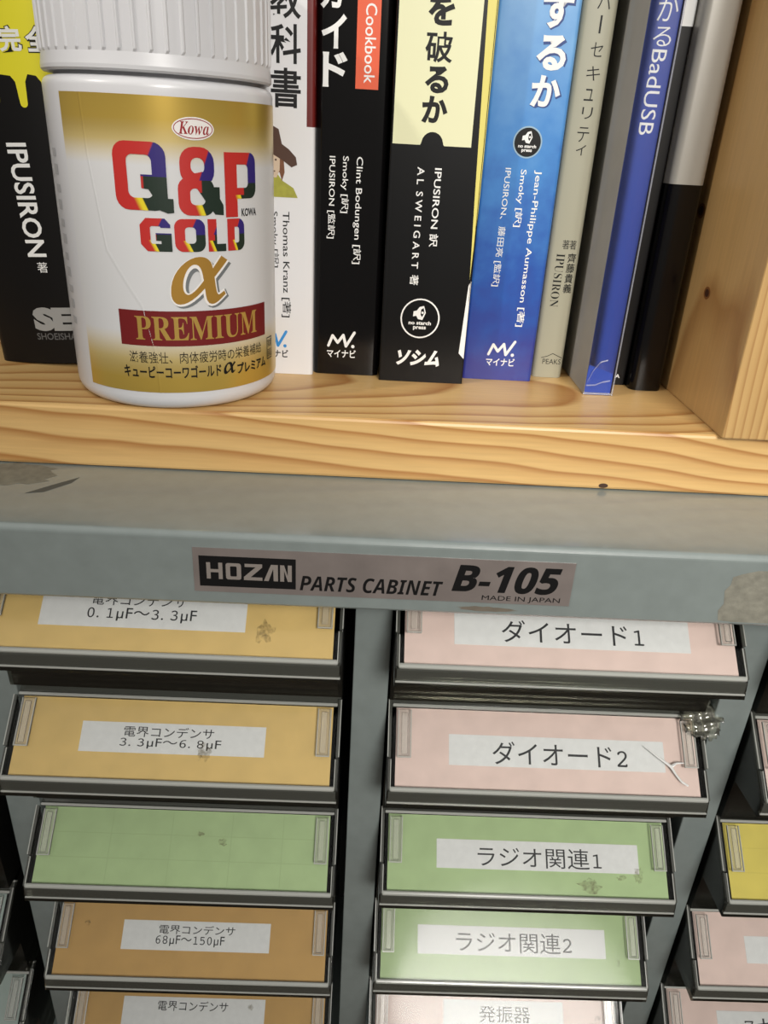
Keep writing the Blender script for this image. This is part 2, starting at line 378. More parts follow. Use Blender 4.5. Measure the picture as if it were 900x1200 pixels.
def drawer(x0, x1, z, colour, sticker, lines, label, dy=0.0, stain=None, grid=False):
    Wd = x1-x0; xc = (x0+x1)/2
    def P(u, v, q): return (u-Wd/2, sy*v+ny*q, sz*v+nz*q)
    # tray: two side walls and one bent sheet
    side = [(1.5, 1.5), (-19.6, -17.6), (-20.6, -23.6), (-3, -24.8), (-2, -44.2), (94, -44.2), (94, 1.5)]
    b = MB()
    e0, e1 = -Wd/2-3.1, Wd/2+3.1
    b.prism(side, e0, e0+1.2); b.prism(side, e1-1.2, e1)
    sh = side[1:6]+[(94, 0)]
    for (a, c), (d, f) in zip(sh, sh[1:]):
        l = math.hypot(d-a, f-c); px, pz = (f-c)/l*1.2, -(d-a)/l*1.2
        b.prism([(a, c), (d, f), (d-px, f-pz), (a-px, c-pz)], e0+1.25, e1-1.25)
    t = b.build('drawer', SMOKE, cab, W(xc, YTOP+dy, z)); t['label'] = label
    cm = card_mat('card_'+colour, CARDS[colour]); CRM = mat('card_crease_'+colour, tuple(c*0.93 for c in CARDS[colour]), 0.8)
    b = MB(); b.obox(P, -0.4, Wd+0.4, -0.2, SL+0.5, -0.35, 0)
    cp = Print(lambda u, v, q: P(u, v, q)); cp.mb = b; cp.mats = [cm]
    if grid:
        for g in (0.24, 0.45, 0.66, 0.84): cp.rect(g*Wd-0.1, g*Wd+0.1, 0.4, SL-0.4, CRM, 0.03)
        for g in (0.33, 0.66): cp.rect(0.4, Wd-0.4, g*SL-0.1, g*SL+0.1, CRM, 0.035)
    if stain:
        for (u, v, a, c) in stain: cp.poly(blob(u*Wd, v*SL, a, c, 20, 0.35), stain_mat(), 0.2)
    cp.build('label_card', t)
    if sticker:
        u0, u1, v0, v1 = sticker[0]*Wd, sticker[1]*Wd, sticker[2]*SL, sticker[3]*SL
        b = MB(); b.obox(P, u0, u1, v0, v1, 0.04, 0.12)
        lp = Print(lambda u, v, q: P(u, SL-v, 0.12+q)); lp.mb = b; lp.mats = [STICK]
        for s_, a, c, d, e, off in (lines or []): lp.text(s_, a*Wd, c*Wd, SL-e*SL, SL-d*SL, INK, off=off, lift=0.03)
        lp.build('paper_sticker', t)
    b = MB(); b.obox(P, -1.9, Wd+1.9, -1.2, SL+1.0, 0.55, 1.5, bev=0.3)
    b.build('front_window', WIN, t)
    for u in (0.1, Wd-4.6):                                 # bevelled clips that hold the card
        b = MB(); b.obox(P, u, u+4.5, 0.6, 16.0, 1.55, 2.2, bev=0.45)
        c0 = u+1.2
        b.obox(P, c0, c0+2.1, 1.6, 15.0, 2.15, 2.75, bev=0.28)
        for (a, c, d, e) in ((u, u+0.28, 0.6, 16), (u+4.22, u+4.5, 0.6, 16), (u+0.28, u+4.22, 15.65, 16)): b.obox(P, a, c, d, e, 1.52, 2.3, mi=1)
        b.build('card_clip', [CLIP, EDGE], t)
    for u0, u1 in ((-3.0, -1.95), (Wd+1.95, Wd+3.0)):
        b = MB(); b.obox(P, u0, u1, -2.8, 16.2, -2.0, 1.9, bev=0.25); b.obox(P, u0+0.15, u1-0.15, 16.4, SL+1.4, -2.0, 1.5, bev=0.25)
        o_ = u0 if u0 < 0 else u1; b.obox(P, o_-0.16, o_+0.16, -2.6, 15.9, 1.5, 2.0, mi=1); k_ = u1 if u0 < 0 else u0; b.obox(P, k_-0.14, k_+0.14, 16.6, SL+1.2, 1.2, 1.7, mi=1)
        b.build('side_rail', [RIMM, EDGE], t)
    b = MB(); b.obox(P, -2.9, Wd+2.9, -4.4, -1.5, -1.6, 1.0, mi=0, bev=0.35)
    b.obox(P, -1.8, Wd+1.8, -1.45, -0.4, -0.6, 1.75, mi=1, bev=0.3); b.obox(P, -3.0, Wd+3.0, -5.2, -4.3, -1.4, 1.2, mi=1, bev=0.3)
    b.build('top_rim', [RIMM, EDGE], t)
    yb, zb = sy*(SL+0.6), sz*(SL+0.6)
    b = MB(); b.obox(P, -2.2, Wd+2.2, SL+0.35, SL+2.0, -0.3, 1.9, mi=1, bev=0.6)
    b.box(-Wd/2-2.6, Wd/2+2.6, yb-1.5, yb-0.2, zb-4.7, zb-0.7, mi=0, bev=0.3)
    b.box(-Wd/2-2.9, Wd/2+2.9, yb-1.7, yb-0.1, zb-5.6, zb-4.9, mi=1, bev=0.25); b.box(-Wd/2-2.4, Wd/2+2.4, yb+0.3, yb+1.2, zb-5.4, zb-0.9, mi=0)
    b.build('bottom_lip', [RIMM, EDGE], t)
    return t, P, Wd
zL = lambda r: -45.5-50.6*(r-1)
zR = lambda r: -45.7-49.4*(r-1)
zF = lambda r: -45.5-48.9*(r-1)
LX = (-110.9, -8.2); RX = (13.9, 113.9); FX = (137.2, 237.5); EX = (-235.5, -133.5)
TXT = '電界コンデンサ'
drawer(*LX, zL(1), 'orange', (0.147, 0.745, 0.25, 0.72), [(TXT, 0.29, 0.565, 0.30, 0.45, 0.004), ('𝟶. 𝟷μF～𝟹. 𝟹μF', 0.283, 0.60, 0.475, 0.64, 0.003)],
       'orange front drawer marked 0.1μF～3.3μF, cut off by the cabinet lip', stain=[(0.80, 0.70, 3, 3.2)])
drawer(*LX, zL(2), 'orange', (0.20, 0.79, 0.29, 0.68), [(TXT, 0.335, 0.624, 0.335, 0.475, 0.004), ('𝟹. 𝟹μF～𝟼. 𝟾μF', 0.327, 0.65, 0.485, 0.62, 0.003)],
       'orange front drawer marked 3.3μF～6.8μF, above the plain green drawer', stain=[(0.60, 0.64, 2.6, 2.6)])
drawer(*LX, zL(3), 'green', None, None, 'plain green front drawer without any paper sticker', grid=True, stain=[(0.55, 0.3, 1.2, 0.7), (0.63, 0.4, 1.6, 1.2)])
drawer(*LX, zL(4), 'shaded_orange', (0.235, 0.79, 0.24, 0.65), [(TXT, 0.37, 0.657, 0.295, 0.425, 0.004), ('𝟼𝟾μF～𝟷𝟻𝟶μF', 0.362, 0.62, 0.44, 0.59, 0.003)],
       'ochre orange front drawer marked 68μF～150μF', stain=[(0.10, 0.3, 1.0, 0.9)])
drawer(*LX, zL(5), 'shaded_orange', (0.185, 0.76, 0.19, 0.60), [(TXT, 0.325, 0.61, 0.24, 0.39, 0.004)],
       'ochre orange front drawer at the bottom, under the 68μF～150μF drawer', stain=[(0.70, 0.31, 1.2, 1.1)])
dR1 = drawer(*RX, zR(1), 'pink', (0.146, 0.866, 0.36, 0.75), [('ダイオード𝟷', 0.29, 0.725, 0.42, 0.70, 0.002)],
       'pink front drawer marked ダイオード1, directly under the cabinet lip')
dR2 = drawer(*RX, zR(2), 'pink', (0.173, 0.895, 0.315, 0.714), [('ダイオード𝟸', 0.318, 0.769, 0.385, 0.685, 0.002)],
       'pink front drawer marked ダイオード2 with torn clear tape on its right corner')
drawer(*RX, zR(3), 'green', (0.172, 0.905, 0.31, 0.70), [('ラジオ関連𝟷', 0.32, 0.77, 0.39, 0.665, 0.0)],
       'light green front drawer marked ラジオ関連1 with brown stains', stain=[(0.90, 0.70, 1.8, 2.6), (0.72, 0.88, 4, 2.2), (0.84, 0.76, 1.6, 0.8)])
drawer(*RX, zR(4), 'green', (0.138, 0.873, 0.26, 0.665), [('ラジオ関連𝟸', 0.288, 0.74, 0.335, 0.62, 0.0)],
       'light green front drawer marked ラジオ関連2, with lamp glare on it', stain=[(0.92, 0.70, 0.7, 1.6)])
drawer(*RX, zR(5), 'pink', (0.28, 0.785, 0.20, 0.62), [('発振器', 0.43, 0.645, 0.28, 0.52, 0.0)],
       'pink front drawer at the bottom, under ラジオ関連2', stain=[(0.93, 0.42, 1.4, 0.8)])
drawer(*FX, zF(1), 'pink', None, None, 'drawer at the right edge just under the lip, mostly out of frame')
drawer(*FX, zF(2), 'pink', None, None, 'pink front drawer at the right edge, above the yellow one')
drawer(*FX, zF(3), 'yellow', None, None, 'yellow front drawer at the right edge of the photo', grid=True)
drawer(*FX, zF(4), 'pink', (0.19, 0.85, 0.32, 0.70), None, 'pink front drawer at the right edge, right below the yellow one')
drawer(*FX, zF(5), 'pink', (0.20, 0.80, 0.30, 0.72), [('𝟽セグ', 0.315, 0.55, 0.38, 0.62, 0.0)], 'pink front drawer marked 7セグ in the bottom right corner')
drawer(*EX, zL(3)+2, 'brown', None, None, 'drawer at the left edge beside the plain green one, only its corner showing')
drawer(*EX, zL(4)+2.5, 'blue', None, None, 'pale grey blue front drawer at the left edge, upper of the two')
drawer(*EX, zL(5)+3.5, 'blue', None, None, 'pale grey blue front drawer in the bottom left corner')

# crumpled clear tape on the corner of one drawer
t, P, Wd = dR2
TAPE = clear_mat('clear_tape', (0.88, 0.88, 0.83), 0.12, (210, 208, 190), 0.08, bump=0.3, nscale=200, ior=1.6)
b = MB(); nx_, ny_ = 30, 20; vs = []
for j in range(ny_+1):
    for i in range(nx_+1):
        u = Wd-24+34*i/nx_; v = -9.0+18.0*j/ny_
        q = 3.2+1.1*math.sin(i*0.75+j*0.6)*math.cos(j*0.9-i*0.4)+random.uniform(-0.2, 0.2)
        if u < Wd-8: q = 2.2+0.25*random.random()
        vs.append(P(u+random.uniform(-0.35, 0.35), v+random.uniform(-0.3, 0.3), q))
fs = []
for j in range(ny_):
    for i in range(nx_):
        u = Wd-24+34*(i+0.5)/nx_; v = -9.0+18.0*(j+0.5)/ny_
        if ((u-Wd-2.6)/6.4)**2+((v+0.4)/7.4)**2 < 1+0.2*math.sin(i*2.1+j) or (-7.6 < v < -4.6 and Wd-20 < u < Wd):
            a = j*(nx_+1)+i; fs.append([a, a+1, a+nx_+2, a+nx_+1])
b.add(vs, fs, 0, True)
tp = b.build('torn_clear_tape', TAPE, t, normals=False)
so = tp.modifiers.new('thickness', 'SOLIDIFY'); so.thickness = 0.00012
# tape crease across the window, its glint painted as white ridges
b = MB()
CRS = mat('tape_crease_glint', (246, 246, 244), 0.35)
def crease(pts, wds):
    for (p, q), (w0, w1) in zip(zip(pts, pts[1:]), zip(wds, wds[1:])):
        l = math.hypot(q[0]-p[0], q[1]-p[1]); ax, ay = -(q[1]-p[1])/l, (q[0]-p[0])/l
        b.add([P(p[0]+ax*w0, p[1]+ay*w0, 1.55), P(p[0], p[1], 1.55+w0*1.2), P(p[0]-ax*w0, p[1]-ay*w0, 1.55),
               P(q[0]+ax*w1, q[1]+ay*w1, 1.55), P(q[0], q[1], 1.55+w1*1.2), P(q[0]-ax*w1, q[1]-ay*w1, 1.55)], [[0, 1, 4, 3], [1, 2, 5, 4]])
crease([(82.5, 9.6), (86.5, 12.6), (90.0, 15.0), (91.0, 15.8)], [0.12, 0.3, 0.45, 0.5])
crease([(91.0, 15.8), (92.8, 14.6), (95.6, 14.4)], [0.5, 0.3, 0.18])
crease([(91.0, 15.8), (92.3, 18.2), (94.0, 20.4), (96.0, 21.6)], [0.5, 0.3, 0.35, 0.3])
b.build('tape_crease_glint', CRS, t)

# ------------------------------------------------------------------ books
def profile(wd, r, bulge):
    def y(u):
        a = abs(u); d = a-(wd/2-r); yy = bulge*(2*u/wd)**2
        if d > 0: yy += r-math.sqrt(max(r*r-min(d, r)**2, 0))
        return yy
    return y
def book(label, x0, x1, y0, h, depth, spine, zones=None, r=1.0, bulge=0.15, lean=0.0, rough=0.3, cover_sides=None, pages=True, coat=0.0):
    """zones: list of (u0, u1, z0, z1, material) for colour fields on the cover"""
    wd = x1-x0
    t = empty('book', ((x0+x1)/2, y0, 0.05), label, 'book', 'books standing on the pine shelf')
    y = profile(wd, r, bulge)
    cuts_u = {-wd/2, wd/2}; cuts_z = {0.0, float(h)}
    for z in (zones or []): cuts_z |= {z[2], z[3]}
    us = set()
    for i in range(9):
        a = math.pi/2*i/8; us |= {-(wd/2-r)-r*math.sin(a), (wd/2-r)+r*math.sin(a)}
    nseg = 10
    for i in range(1, nseg): us.add(-(wd/2-r)+(wd-2*r)*i/nseg)
    for z in (zones or []):
        for q in z[:2]:
            if abs(q) < wd/2: us.add(q)
    us = sorted(us); zs = sorted(cuts_z)
    outl = [(-wd/2, depth)]+[(u, y(u)) for u in us]+[(wd/2, depth)]
    th = 0.7; k = (wd-2*th)/wd
    innl = [(-wd/2+th, depth)]+[(u*k, y(u)+th) for u in us]+[(wd/2-th, depth)]
    mats = [spine]
    def zm(u, z):
        m = spine
        for a, c, d, e, mm in (zones or []):
            if a <= u <= c and d <= z <= e: m = mm
        if m not in mats: mats.append(m)
        return mats.index(m)
    b = MB(); n = len(outl)
    for zi in range(len(zs)-1):
        za, zb = zs[zi], zs[zi+1]
        for i in range(n-1):
            (ua, ya), (ub, yb) = outl[i], outl[i+1]
            uu = (ua+ub)/2 if 0 < i < n-2 else (-wd/2 if i == 0 else wd/2)
            b.add([(ua, ya, za), (ub, yb, za), (ub, yb, zb), (ua, ya, zb)], [[0, 1, 2, 3]], zm(uu, (za+zb)/2), True)
            (ua, ya), (ub, yb) = innl[i], innl[i+1]
            b.add([(ua, ya, za), (ub, yb, za), (ub, yb, zb), (ua, ya, zb)], [[3, 2, 1, 0]], zm(uu, (za+zb)/2), False)
    for z, flip in ((0, 1), (h, 0)):
        for i in range(n-1):
            q = [(outl[i][0], outl[i][1], z), (outl[i+1][0], outl[i+1][1], z), (innl[i+1][0], innl[i+1][1], z), (innl[i][0], innl[i][1], z)]
            b.add(q, [[3, 2, 1, 0]] if not flip else [[0, 1, 2, 3]], 0)
    for i in (0, n-1):
        b.add([(outl[i][0], depth, 0), (innl[i][0], depth, 0), (innl[i][0], depth, h), (outl[i][0], depth, h)], [[0, 1, 2, 3] if i == 0 else [3, 2, 1, 0]], 0)
    cover = b.build('cover', mats, t, normals=False)
    cm = cover.data
    bm = bmesh.new(); bm.from_mesh(cm); bmesh.ops.remove_doubles(bm, verts=bm.verts, dist=1e-7); bmesh.ops.recalc_face_normals(bm, faces=bm.faces); bm.to_mesh(cm); bm.free()
    cm.set_sharp_from_angle(angle=math.radians(35))
    g = MB(); ya = bulge+r+0.9
    g.box(-wd/2+th+0.05, wd/2-th-0.05, ya, depth-0.6, 0.25, h-0.25); g.build('page_block', M_PAGES, t)
    if lean: t.rotation_euler = (0, lean, 0); t.location.z += (wd/2-r*0.5)*math.sin(abs(lean))*S
    surf = lambda u, v, q: (max(-wd/2, min(wd/2, u)), y(max(-wd/2, min(wd/2, u)))-q, v)
    return t, cover, surf, (x0+x1)/2
def mlogo(p, u, z0, z1, wd, m, txt, cm=None):
    """three-stroke wave mark with a dot, over its katakana"""
    h = z1-z0
    p.stroke([(u-wd/2+0.5, z0+0.12*h), (u-wd*0.31, z0+0.86*h), (u-wd*0.13, z0+0.36*h), (u+wd*0.06, z0+0.92*h), (u+wd*0.16, z0+0.12*h), (u+wd/2-0.6, z1+0.6)], 0.95, m)
    p.disc(u+wd*0.40, z0+0.12*h, 0.6, m, 0.07, 14)
def starch(p, u, v, r, disc, ring, ink):
    p.disc(u, v, r, ring, 0.05, 40); p.disc(u, v, r-0.45, disc, 0.07, 40)
    k = r/6.75
    p.poly([(u-2.6*k, v+2.6*k), (u-1.4*k, v+2.9*k), (u-0.4*k, v+4.3*k), (u+1.2*k, v+4.7*k), (u+2.0*k, v+2.2*k), (u+0.9*k, v-0.5*k), (u-0.8*k, v-0.2*k), (u-1.5*k, v+1.0*k), (u-2.7*k, v+0.7*k)], ink, 0.09)
    p.poly([(u+0.2*k, v+3.4*k), (u+1.1*k, v+3.9*k), (u+1.5*k, v+2.2*k), (u+0.7*k, v+0.6*k), (u+0.1*k, v+1.4*k)], disc, 0.11)
    p.disc(u+0.8*k, v+2.2*k, 0.45*k, ink, 0.13, 12)
    p.text('no starch', u-4.2*k, u+4.2*k, v-2.3*k, v-0.9*k, ink, off=0.03, lift=0.09)
    p.text('press', u-2.4*k, u+2.4*k, v-4.4*k, v-2.9*k, ink, off=0.03, lift=0.09)
def upright(p, s, x, z0, z1, wd, m, off=0.0, cx=0.0, lift=0.06):
    p.text(s, x-cx-wd/2, x-cx+wd/2, z0, z1, m, off=off, lift=lift)
def down(p, s, x, zt, zb, wd, m, off=0.0, cx=0.0, shear=0.0):
    p.text(s, x-cx-wd/2, x-cx+wd/2, zb, zt, m, off=off, rot=-90, shear=shear)

# thick black and yellow book at the left
BLK = mat('black_matte_cover', (11, 9, 9), 0.42, spec=0.3)
YEL = mat('yellow_cover', (232, 222, 40), 0.45)
t, cov, sf, cx = book('very thick black book with dripping yellow upper spine, left of the white bottle', -131.2, -83.2, 40.5, 210, 148, BLK, [(-99, 99, 92.0, 210, YEL)], r=3.0, bulge=4.0, lean=math.radians(-3.0))
ov = 4.2
p = Print(lambda u, v, q: sf(u, v, q), 1.5)
def dr(pts): return [(x, z) for x, z in pts]
drip = [(-23.9, 92.2)]
for (c0, wd_, z) in ((-19.5, 2.6, 80.5), (-13.0, 2.4, 77), (-6.3, 2.8, 80), (2.3, 2.2, 79.0), (10.0, 2.4, 81), (16, 2.4, 78), (20.5, 2.0, 81.5)):
    g = wd_/2
    drip += [(c0-g-1.6, 87.6), (c0-g-0.4, 86.0), (c0-g, z+1.2)]
    drip += [(c0-g*math.cos(math.radians(a)), z+1.2-g*math.sin(math.radians(a))) for a in (30, 60, 90, 120, 150)]
    drip += [(c0+g, z+1.2), (c0+g+0.4, 86.0), (c0+g+1.4, 88.0)]
drip += [(23.9, 92.2)]
p.poly(drip, YEL, 0.05)
p.build('drip_print', cov)
p = Print(sf, 1.5)
GREY = mat('grey_ink', (150, 150, 148), 0.5)
for s, u in (('完', 1.4), ('全', 9.3), ('版', 17.2)):
    p.text(s, u-3.6, u+3.6, 93.5, 100.6, M_BLACK, off=0.075, lift=0.06); p.text(s, u-3.3, u+3.3, 93.8, 100.3, M_WHITE, off=0.03, lift=0.10)
p.build('title_lettering', cov); p = Print(sf, 1.5)
down(p, 'IPUSIRON', -2.6, 69.5, 35.6, 6.4, M_WHITE, off=0.02)
upright(p, '著', -1.6, 30.6, 33.9, 3.4, M_WHITE)
p.build('author_lettering', cov); p = Print(sf, 1.5)
p.text('SE', -8.2, 5.8, 11.2, 19.2, GREY, off=0.07)
p.text('SHOEISHA', -8.0, 5.6, 8.2, 10.5, mat('dim_ink', (92, 92, 92), 0.5), off=0.01)
p.build('publisher_logo', cov)

# white textbook
WC = mat('white_cover', (226, 226, 228), 0.3, coat=0.2)
RED = mat('dark_red_cover', (104, 26, 24), 0.35)
t, cov, sf, cx = book('white paperback with a brown hatted figure on its spine, partly behind the bottle', -47.5, -21.2, 45.0, 210, 148, WC, [(10.6, 99, 79.4, 210, RED)], r=1.2)
p = Print(sf, 1.0)
for s, z0, z1 in (('教', 107.9, 117.2), ('科', 96.3, 106.6), ('書', 84.4, 95.2)): upright(p, s, -30.2, z0, z1, 9.2, M_BLACK, off=0.016, cx=cx)
p.build('title_lettering', cov); p = Print(sf, 1.0)
down(p, 'Thomas Kranz [著]', -30.4, 54.3, 20.0, 3.3, M_BLACK, off=0.004, cx=cx)
down(p, 'Smoky [訳]', -34.1, 54.2, 36.5, 2.8, M_BLACK, off=0.004, cx=cx)
SKY = mat('blue_logo_ink', (50, 140, 214), 0.5)
p.build('author_lettering', cov); p = Print(sf, 1.0)
mlogo(p, -35.0-cx, 9.4, 14.4, 10.2, SKY, ''); p.text('マイナビ', -40.1-cx, -29.8-cx, 5.8, 8.6, M_BLACK, off=0.02)
p.build('publisher_logo', cov)
p = Print(sf, 1.0); HB = mat('hat_brown', (74, 46, 32), 0.6); HA = mat('hat_hair', (120, 76, 50), 0.7, noise=0.2, nscale=900); SK = mat('printed_skin', (206, 184, 160), 0.6); OL = mat('olive_coat', (164, 162, 60), 0.6, noise=0.15, nscale=500)
c = -34.5-cx
p.poly([(c-8.2, 58.6), (c+8.0, 58.6), (c+6.6, 61.5), (c+3, 63.6), (c+1.5, 65.5), (c-1.5, 65.5), (c-3, 63.6), (c-6.8, 61.5)], OL, 0.05)
p.poly([(c-3.6, 63.2), (c-3.4, 72), (c+3.4, 72), (c+3.8, 66), (c+2.9, 63.4), (c+2.2, 66), (c-2.2, 66), (c-2.8, 63.4)], HA, 0.06)
p.poly([(c-2.2, 66.2), (c-1.2, 64.4), (c+1.2, 64.4), (c+2.2, 66.6), (c+2.4, 72), (c-2.4, 72)], SK, 0.075)
for e in (-1, 1): p.disc(c+e*1.0, 69.6, 0.33, HB, 0.09, 10)
p.rect(c-0.8, c+0.8, 66.1, 66.45, HB, 0.09); p.rect(c-0.15, c+0.3, 67.2, 69, HA, 0.085)
p.poly([(c-7.6, 69.3), (c-6, 67.8), (c-3.6, 69.6), (c, 71.2), (c+3.4, 69.4), (c+6.0, 67.6), (c+7.8, 68.4), (c+7.4, 70.6), (c+5.2, 72.8), (c+3.0, 74.2), (c+2.0, 78.4), (c-0.5, 79.6), (c-2.4, 78.2), (c-3.2, 74.0), (c-5.6, 72.6)], HB, 0.10)
p.build('figure_print', cov)

# black cookbook
GB = mat('black_gloss_cover', (10, 9, 10), 0.16, spec=0.4)
t, cov, sf, cx = book('glossy black paperback with an orange band on its spine', -21.0, 2.0, 47.6, 210, 148, GB, None, r=2.2)
p = Print(sf, 1.0)
ORG = mat('orange_band', (228, 92, 52), 0.4)
p.rect(-9.0-cx, -1.9-cx, 90.8, 210, ORG, 0.04)
for s, z0, z1, x in (('ガ', 111.4, 120.8, -16.3), ('イ', 101.2, 110.2, -15.9), ('ド', 90.9, 100.4, -15.4)): upright(p, s, x, z0, z1, 7.6, M_WHITE, off=0.03, cx=cx)
down(p, 'y Cookbook', -5.3, 117.0, 92.4, 4.4, M_WHITE, off=0.008, cx=cx)
p.build('title_lettering', cov); p = Print(sf, 1.0)
down(p, 'Clint Bodungen [訳]', -6.9, 71.7, 38.6, 3.1, M_WHITE, off=0.004, cx=cx)
down(p, 'Smoky [訳]', -11.4, 71.7, 54.6, 2.8, M_WHITE, off=0.004, cx=cx)
down(p, 'IPUSIRON [監訳]', -15.7, 71.5, 46.4, 2.8, M_WHITE, off=0.004, cx=cx)
p.build('author_lettering', cov); p = Print(sf, 1.0)
mlogo(p, -11.2-cx, 9.7, 14.6, 10.2, M_WHITE, ''); p.text('マイナビ', -16.3-cx, -6.0-cx, 6.1, 9.0, M_WHITE, off=0.02)
p.build('publisher_logo', cov)

# cream and black book
CREAM = mat('cream_cover', (226, 226, 186), 0.4)
MB_ = mat('black_satin_cover', (13, 13, 14), 0.34, spec=0.3)
t, cov, sf, cx = book('thick paperback, cream above and black below, with a round white logo', 2.6, 32.4, 42.6, 210, 148, MB_, [(-14.2, 10.5, 76.2, 210, CREAM)], r=0.5)
p = Print(sf, 0.7)
YS = mat('pale_yellow_cover', (222, 210, 110), 0.4)
p.poly([(29.1-cx, 115), (28.6-cx, 140), (32.3-cx, 140), (32.3-cx, 62), (31.6-cx, 36), (30.7-cx, 60)], YS, 0.05)
p.poly([(30.2-cx, 11), (32.1-cx, 9), (32.2-cx, 35.6), (31.4-cx, 34.2)], M_WHITE, 0.05)
hu = 15.7-cx
p.poly([(hu-4.0, 75.9), (hu-3.5, 76.6)]+[(hu-3.4*math.cos(math.radians(a)), 76.6+3.4*math.sin(math.radians(a))) for a in range(10, 171, 16)]+[(hu+3.5, 76.6), (hu+4.0, 75.9)], MB_, 0.05)
for s, z0, z1, w_ in (('を', 108.2, 116.2, 7.8), ('破', 98.7, 106.7, 8.2), ('る', 90.6, 97.8, 7.2), ('か', 82.4, 89.9, 7.9)): upright(p, s, 15.8, z0, z1, w_, M_BLACK, off=0.018 if s == '破' else 0.04, cx=cx)
p.build('title_lettering', cov); p = Print(sf, 0.7)
down(p, 'IPUSIRON 訳', 18.4, 69.8, 46.0, 2.9, M_WHITE, off=0.01, cx=cx)
down(p, 'A L  S W E I G A R T  著', 12.9, 69.9, 33.5, 2.9, M_WHITE, off=0.012, cx=cx)
p.build('author_lettering', cov); p = Print(sf, 0.7)
p.ring(15.8-cx, 22.4, 6.75, 0.5, M_WHITE)
starch(p, 15.8-cx, 22.4, 6.2, MB_, MB_, M_WHITE)
p.build('round_logo', cov); p = Print(sf, 0.7)
p.text('ソシム', 8.4-cx, 23.6-cx, 5.8, 11.6, M_WHITE, off=0.05, shear=0.3)
p.build('publisher_logo', cov)

# blue book: printed blend from light blue to violet blue
BB = bpy.data.materials.new('blue_cover'); BB.use_nodes = True; nt = BB.node_tree; bs = nt.nodes['Principled BSDF']
tc = nt.nodes.new('ShaderNodeTexCoord'); sp = nt.nodes.new('ShaderNodeSeparateXYZ'); nt.links.new(tc.outputs['Object'], sp.inputs[0])
nz_ = nt.nodes.new('ShaderNodeTexNoise'); nz_.inputs['Scale'].default_value = 120; nz_.inputs['Detail'].default_value = 8; nt.links.new(tc.outputs['Object'], nz_.inputs['Vector'])
mr = nt.nodes.new('ShaderNodeMapRange'); mr.inputs[1].default_value = 0; mr.inputs[2].default_value = 0.125; nt.links.new(sp.outputs[2], mr.inputs[0])
ma = nt.nodes.new('ShaderNodeMath'); ma.operation = 'MULTIPLY_ADD'; ma.inputs[1].default_value = 0.5; nt.links.new(nz_.outputs['Fac'], ma.inputs[0])
sb = nt.nodes.new('ShaderNodeMath'); sb.operation = 'SUBTRACT'; sb.inputs[1].default_value = 0.25; nt.links.new(mr.outputs[0], sb.inputs[0]); nt.links.new(sb.outputs[0], ma.inputs[2])
cr = nt.nodes.new('ShaderNodeValToRGB'); nt.links.new(ma.outputs[0], cr.inputs[0])
e = cr.color_ramp.elements; e[0].position = 0.0; e[0].color = lin((54, 58, 138)); e[1].position = 1.0; e[1].color = lin((116, 170, 220))
x = e.new(0.3); x.color = lin((46, 88, 170)); x = e.new(0.62); x.color = lin((72, 136, 204))
nt.links.new(cr.outputs[0], bs.inputs['Base Color']); bs.inputs['Roughness'].default_value = 0.3
t, cov, sf, cx = book('mottled blue paperback with white lettering on its spine', 33.0, 58.4, 50.2, 210, 148, BB, None, r=1.2)
p = Print(sf, 1.0); SH = mat('navy_ink', (34, 66, 130), 0.5)
for s, z0, z1, x_ in (('す', 110.0, 119.6, 51.2), ('る', 98.9, 108.4, 50.9), ('か', 88.8, 97.6, 50.6)):
    upright(p, s, x_+0.3, z0-0.4, z1-0.3, 9.8, SH, off=0.06, cx=cx, lift=0.05); upright(p, s, x_, z0, z1, 9.2, M_WHITE, off=0.035, cx=cx, lift=0.09)
p.build('title_lettering', cov); p = Print(sf, 1.0)
starch(p, 46.8-cx, 78.6, 4.7, M_BLACK, mat('pale_blue_ink', (150, 180, 200), 0.5), M_WHITE)
p.build('round_logo', cov); p = Print(sf, 1.0)
down(p, 'Jean-Philippe Aumasson [著]', 51.6, 70.6, 19.7, 3.0, M_WHITE, off=0.006, cx=cx)
down(p, 'Smoky [訳]', 46.6, 70.6, 52.9, 2.8, M_WHITE, off=0.006, cx=cx)
down(p, 'IPUSIRON、藤田亮 [監訳]', 41.5, 70.8, 33.2, 2.8, M_WHITE, off=0.002, cx=cx)
p.build('author_lettering', cov); p = Print(sf, 1.0)
mlogo(p, 46.4-cx, 8.8, 13.6, 10.2, M_WHITE, ''); p.text('マイナビ', 41.2-cx, 51.6-cx, 5.2, 8.1, M_WHITE, off=0.02)
p.build('publisher_logo', cov)

# grey green book
GG = mat('grey_green_cover', (170, 167, 146), 0.4)
t, cov, sf, cx = book('slim grey beige book with thin black lettering, right of the blue one', 60.0, 71.0, 56.8, 210, 148, GG, None, r=1.6, bulge=0.4)
p = Print(sf, 1.0)
for s, z0, z1, w_, x_ in (('バ', 116.6, 121.0, 4.2, 66.5), ('セ', 103.9, 107.8, 3.8, 66.2), ('キ', 97.3, 101.3, 4.3, 66.2), ('ュ', 91.6, 95.0, 3.0, 65.8), ('リ', 86.4, 89.8, 3.4, 66.1), ('テ', 79.6, 84.0, 3.9, 65.8), ('ィ', 75.6, 78.8, 3.2, 65.8)): upright(p, s, x_, z0, z1, w_, M_BLACK, off=-0.006, cx=cx)
p.rect(65.9-cx, 66.5-cx, 110.2, 115.0, M_BLACK)
p.build('title_lettering', cov); p = Print(sf, 1.0)
for x_ in (65.5, 68.0): upright(p, '著', x_, 45.9, 48.9, 2.4, M_BLACK, cx=cx)
for i, s in enumerate('齊藤貴義'): upright(p, s, 68.3, 41.4-3.45*i, 44.6-3.45*i, 3.0, M_BLACK, off=0.01, cx=cx)
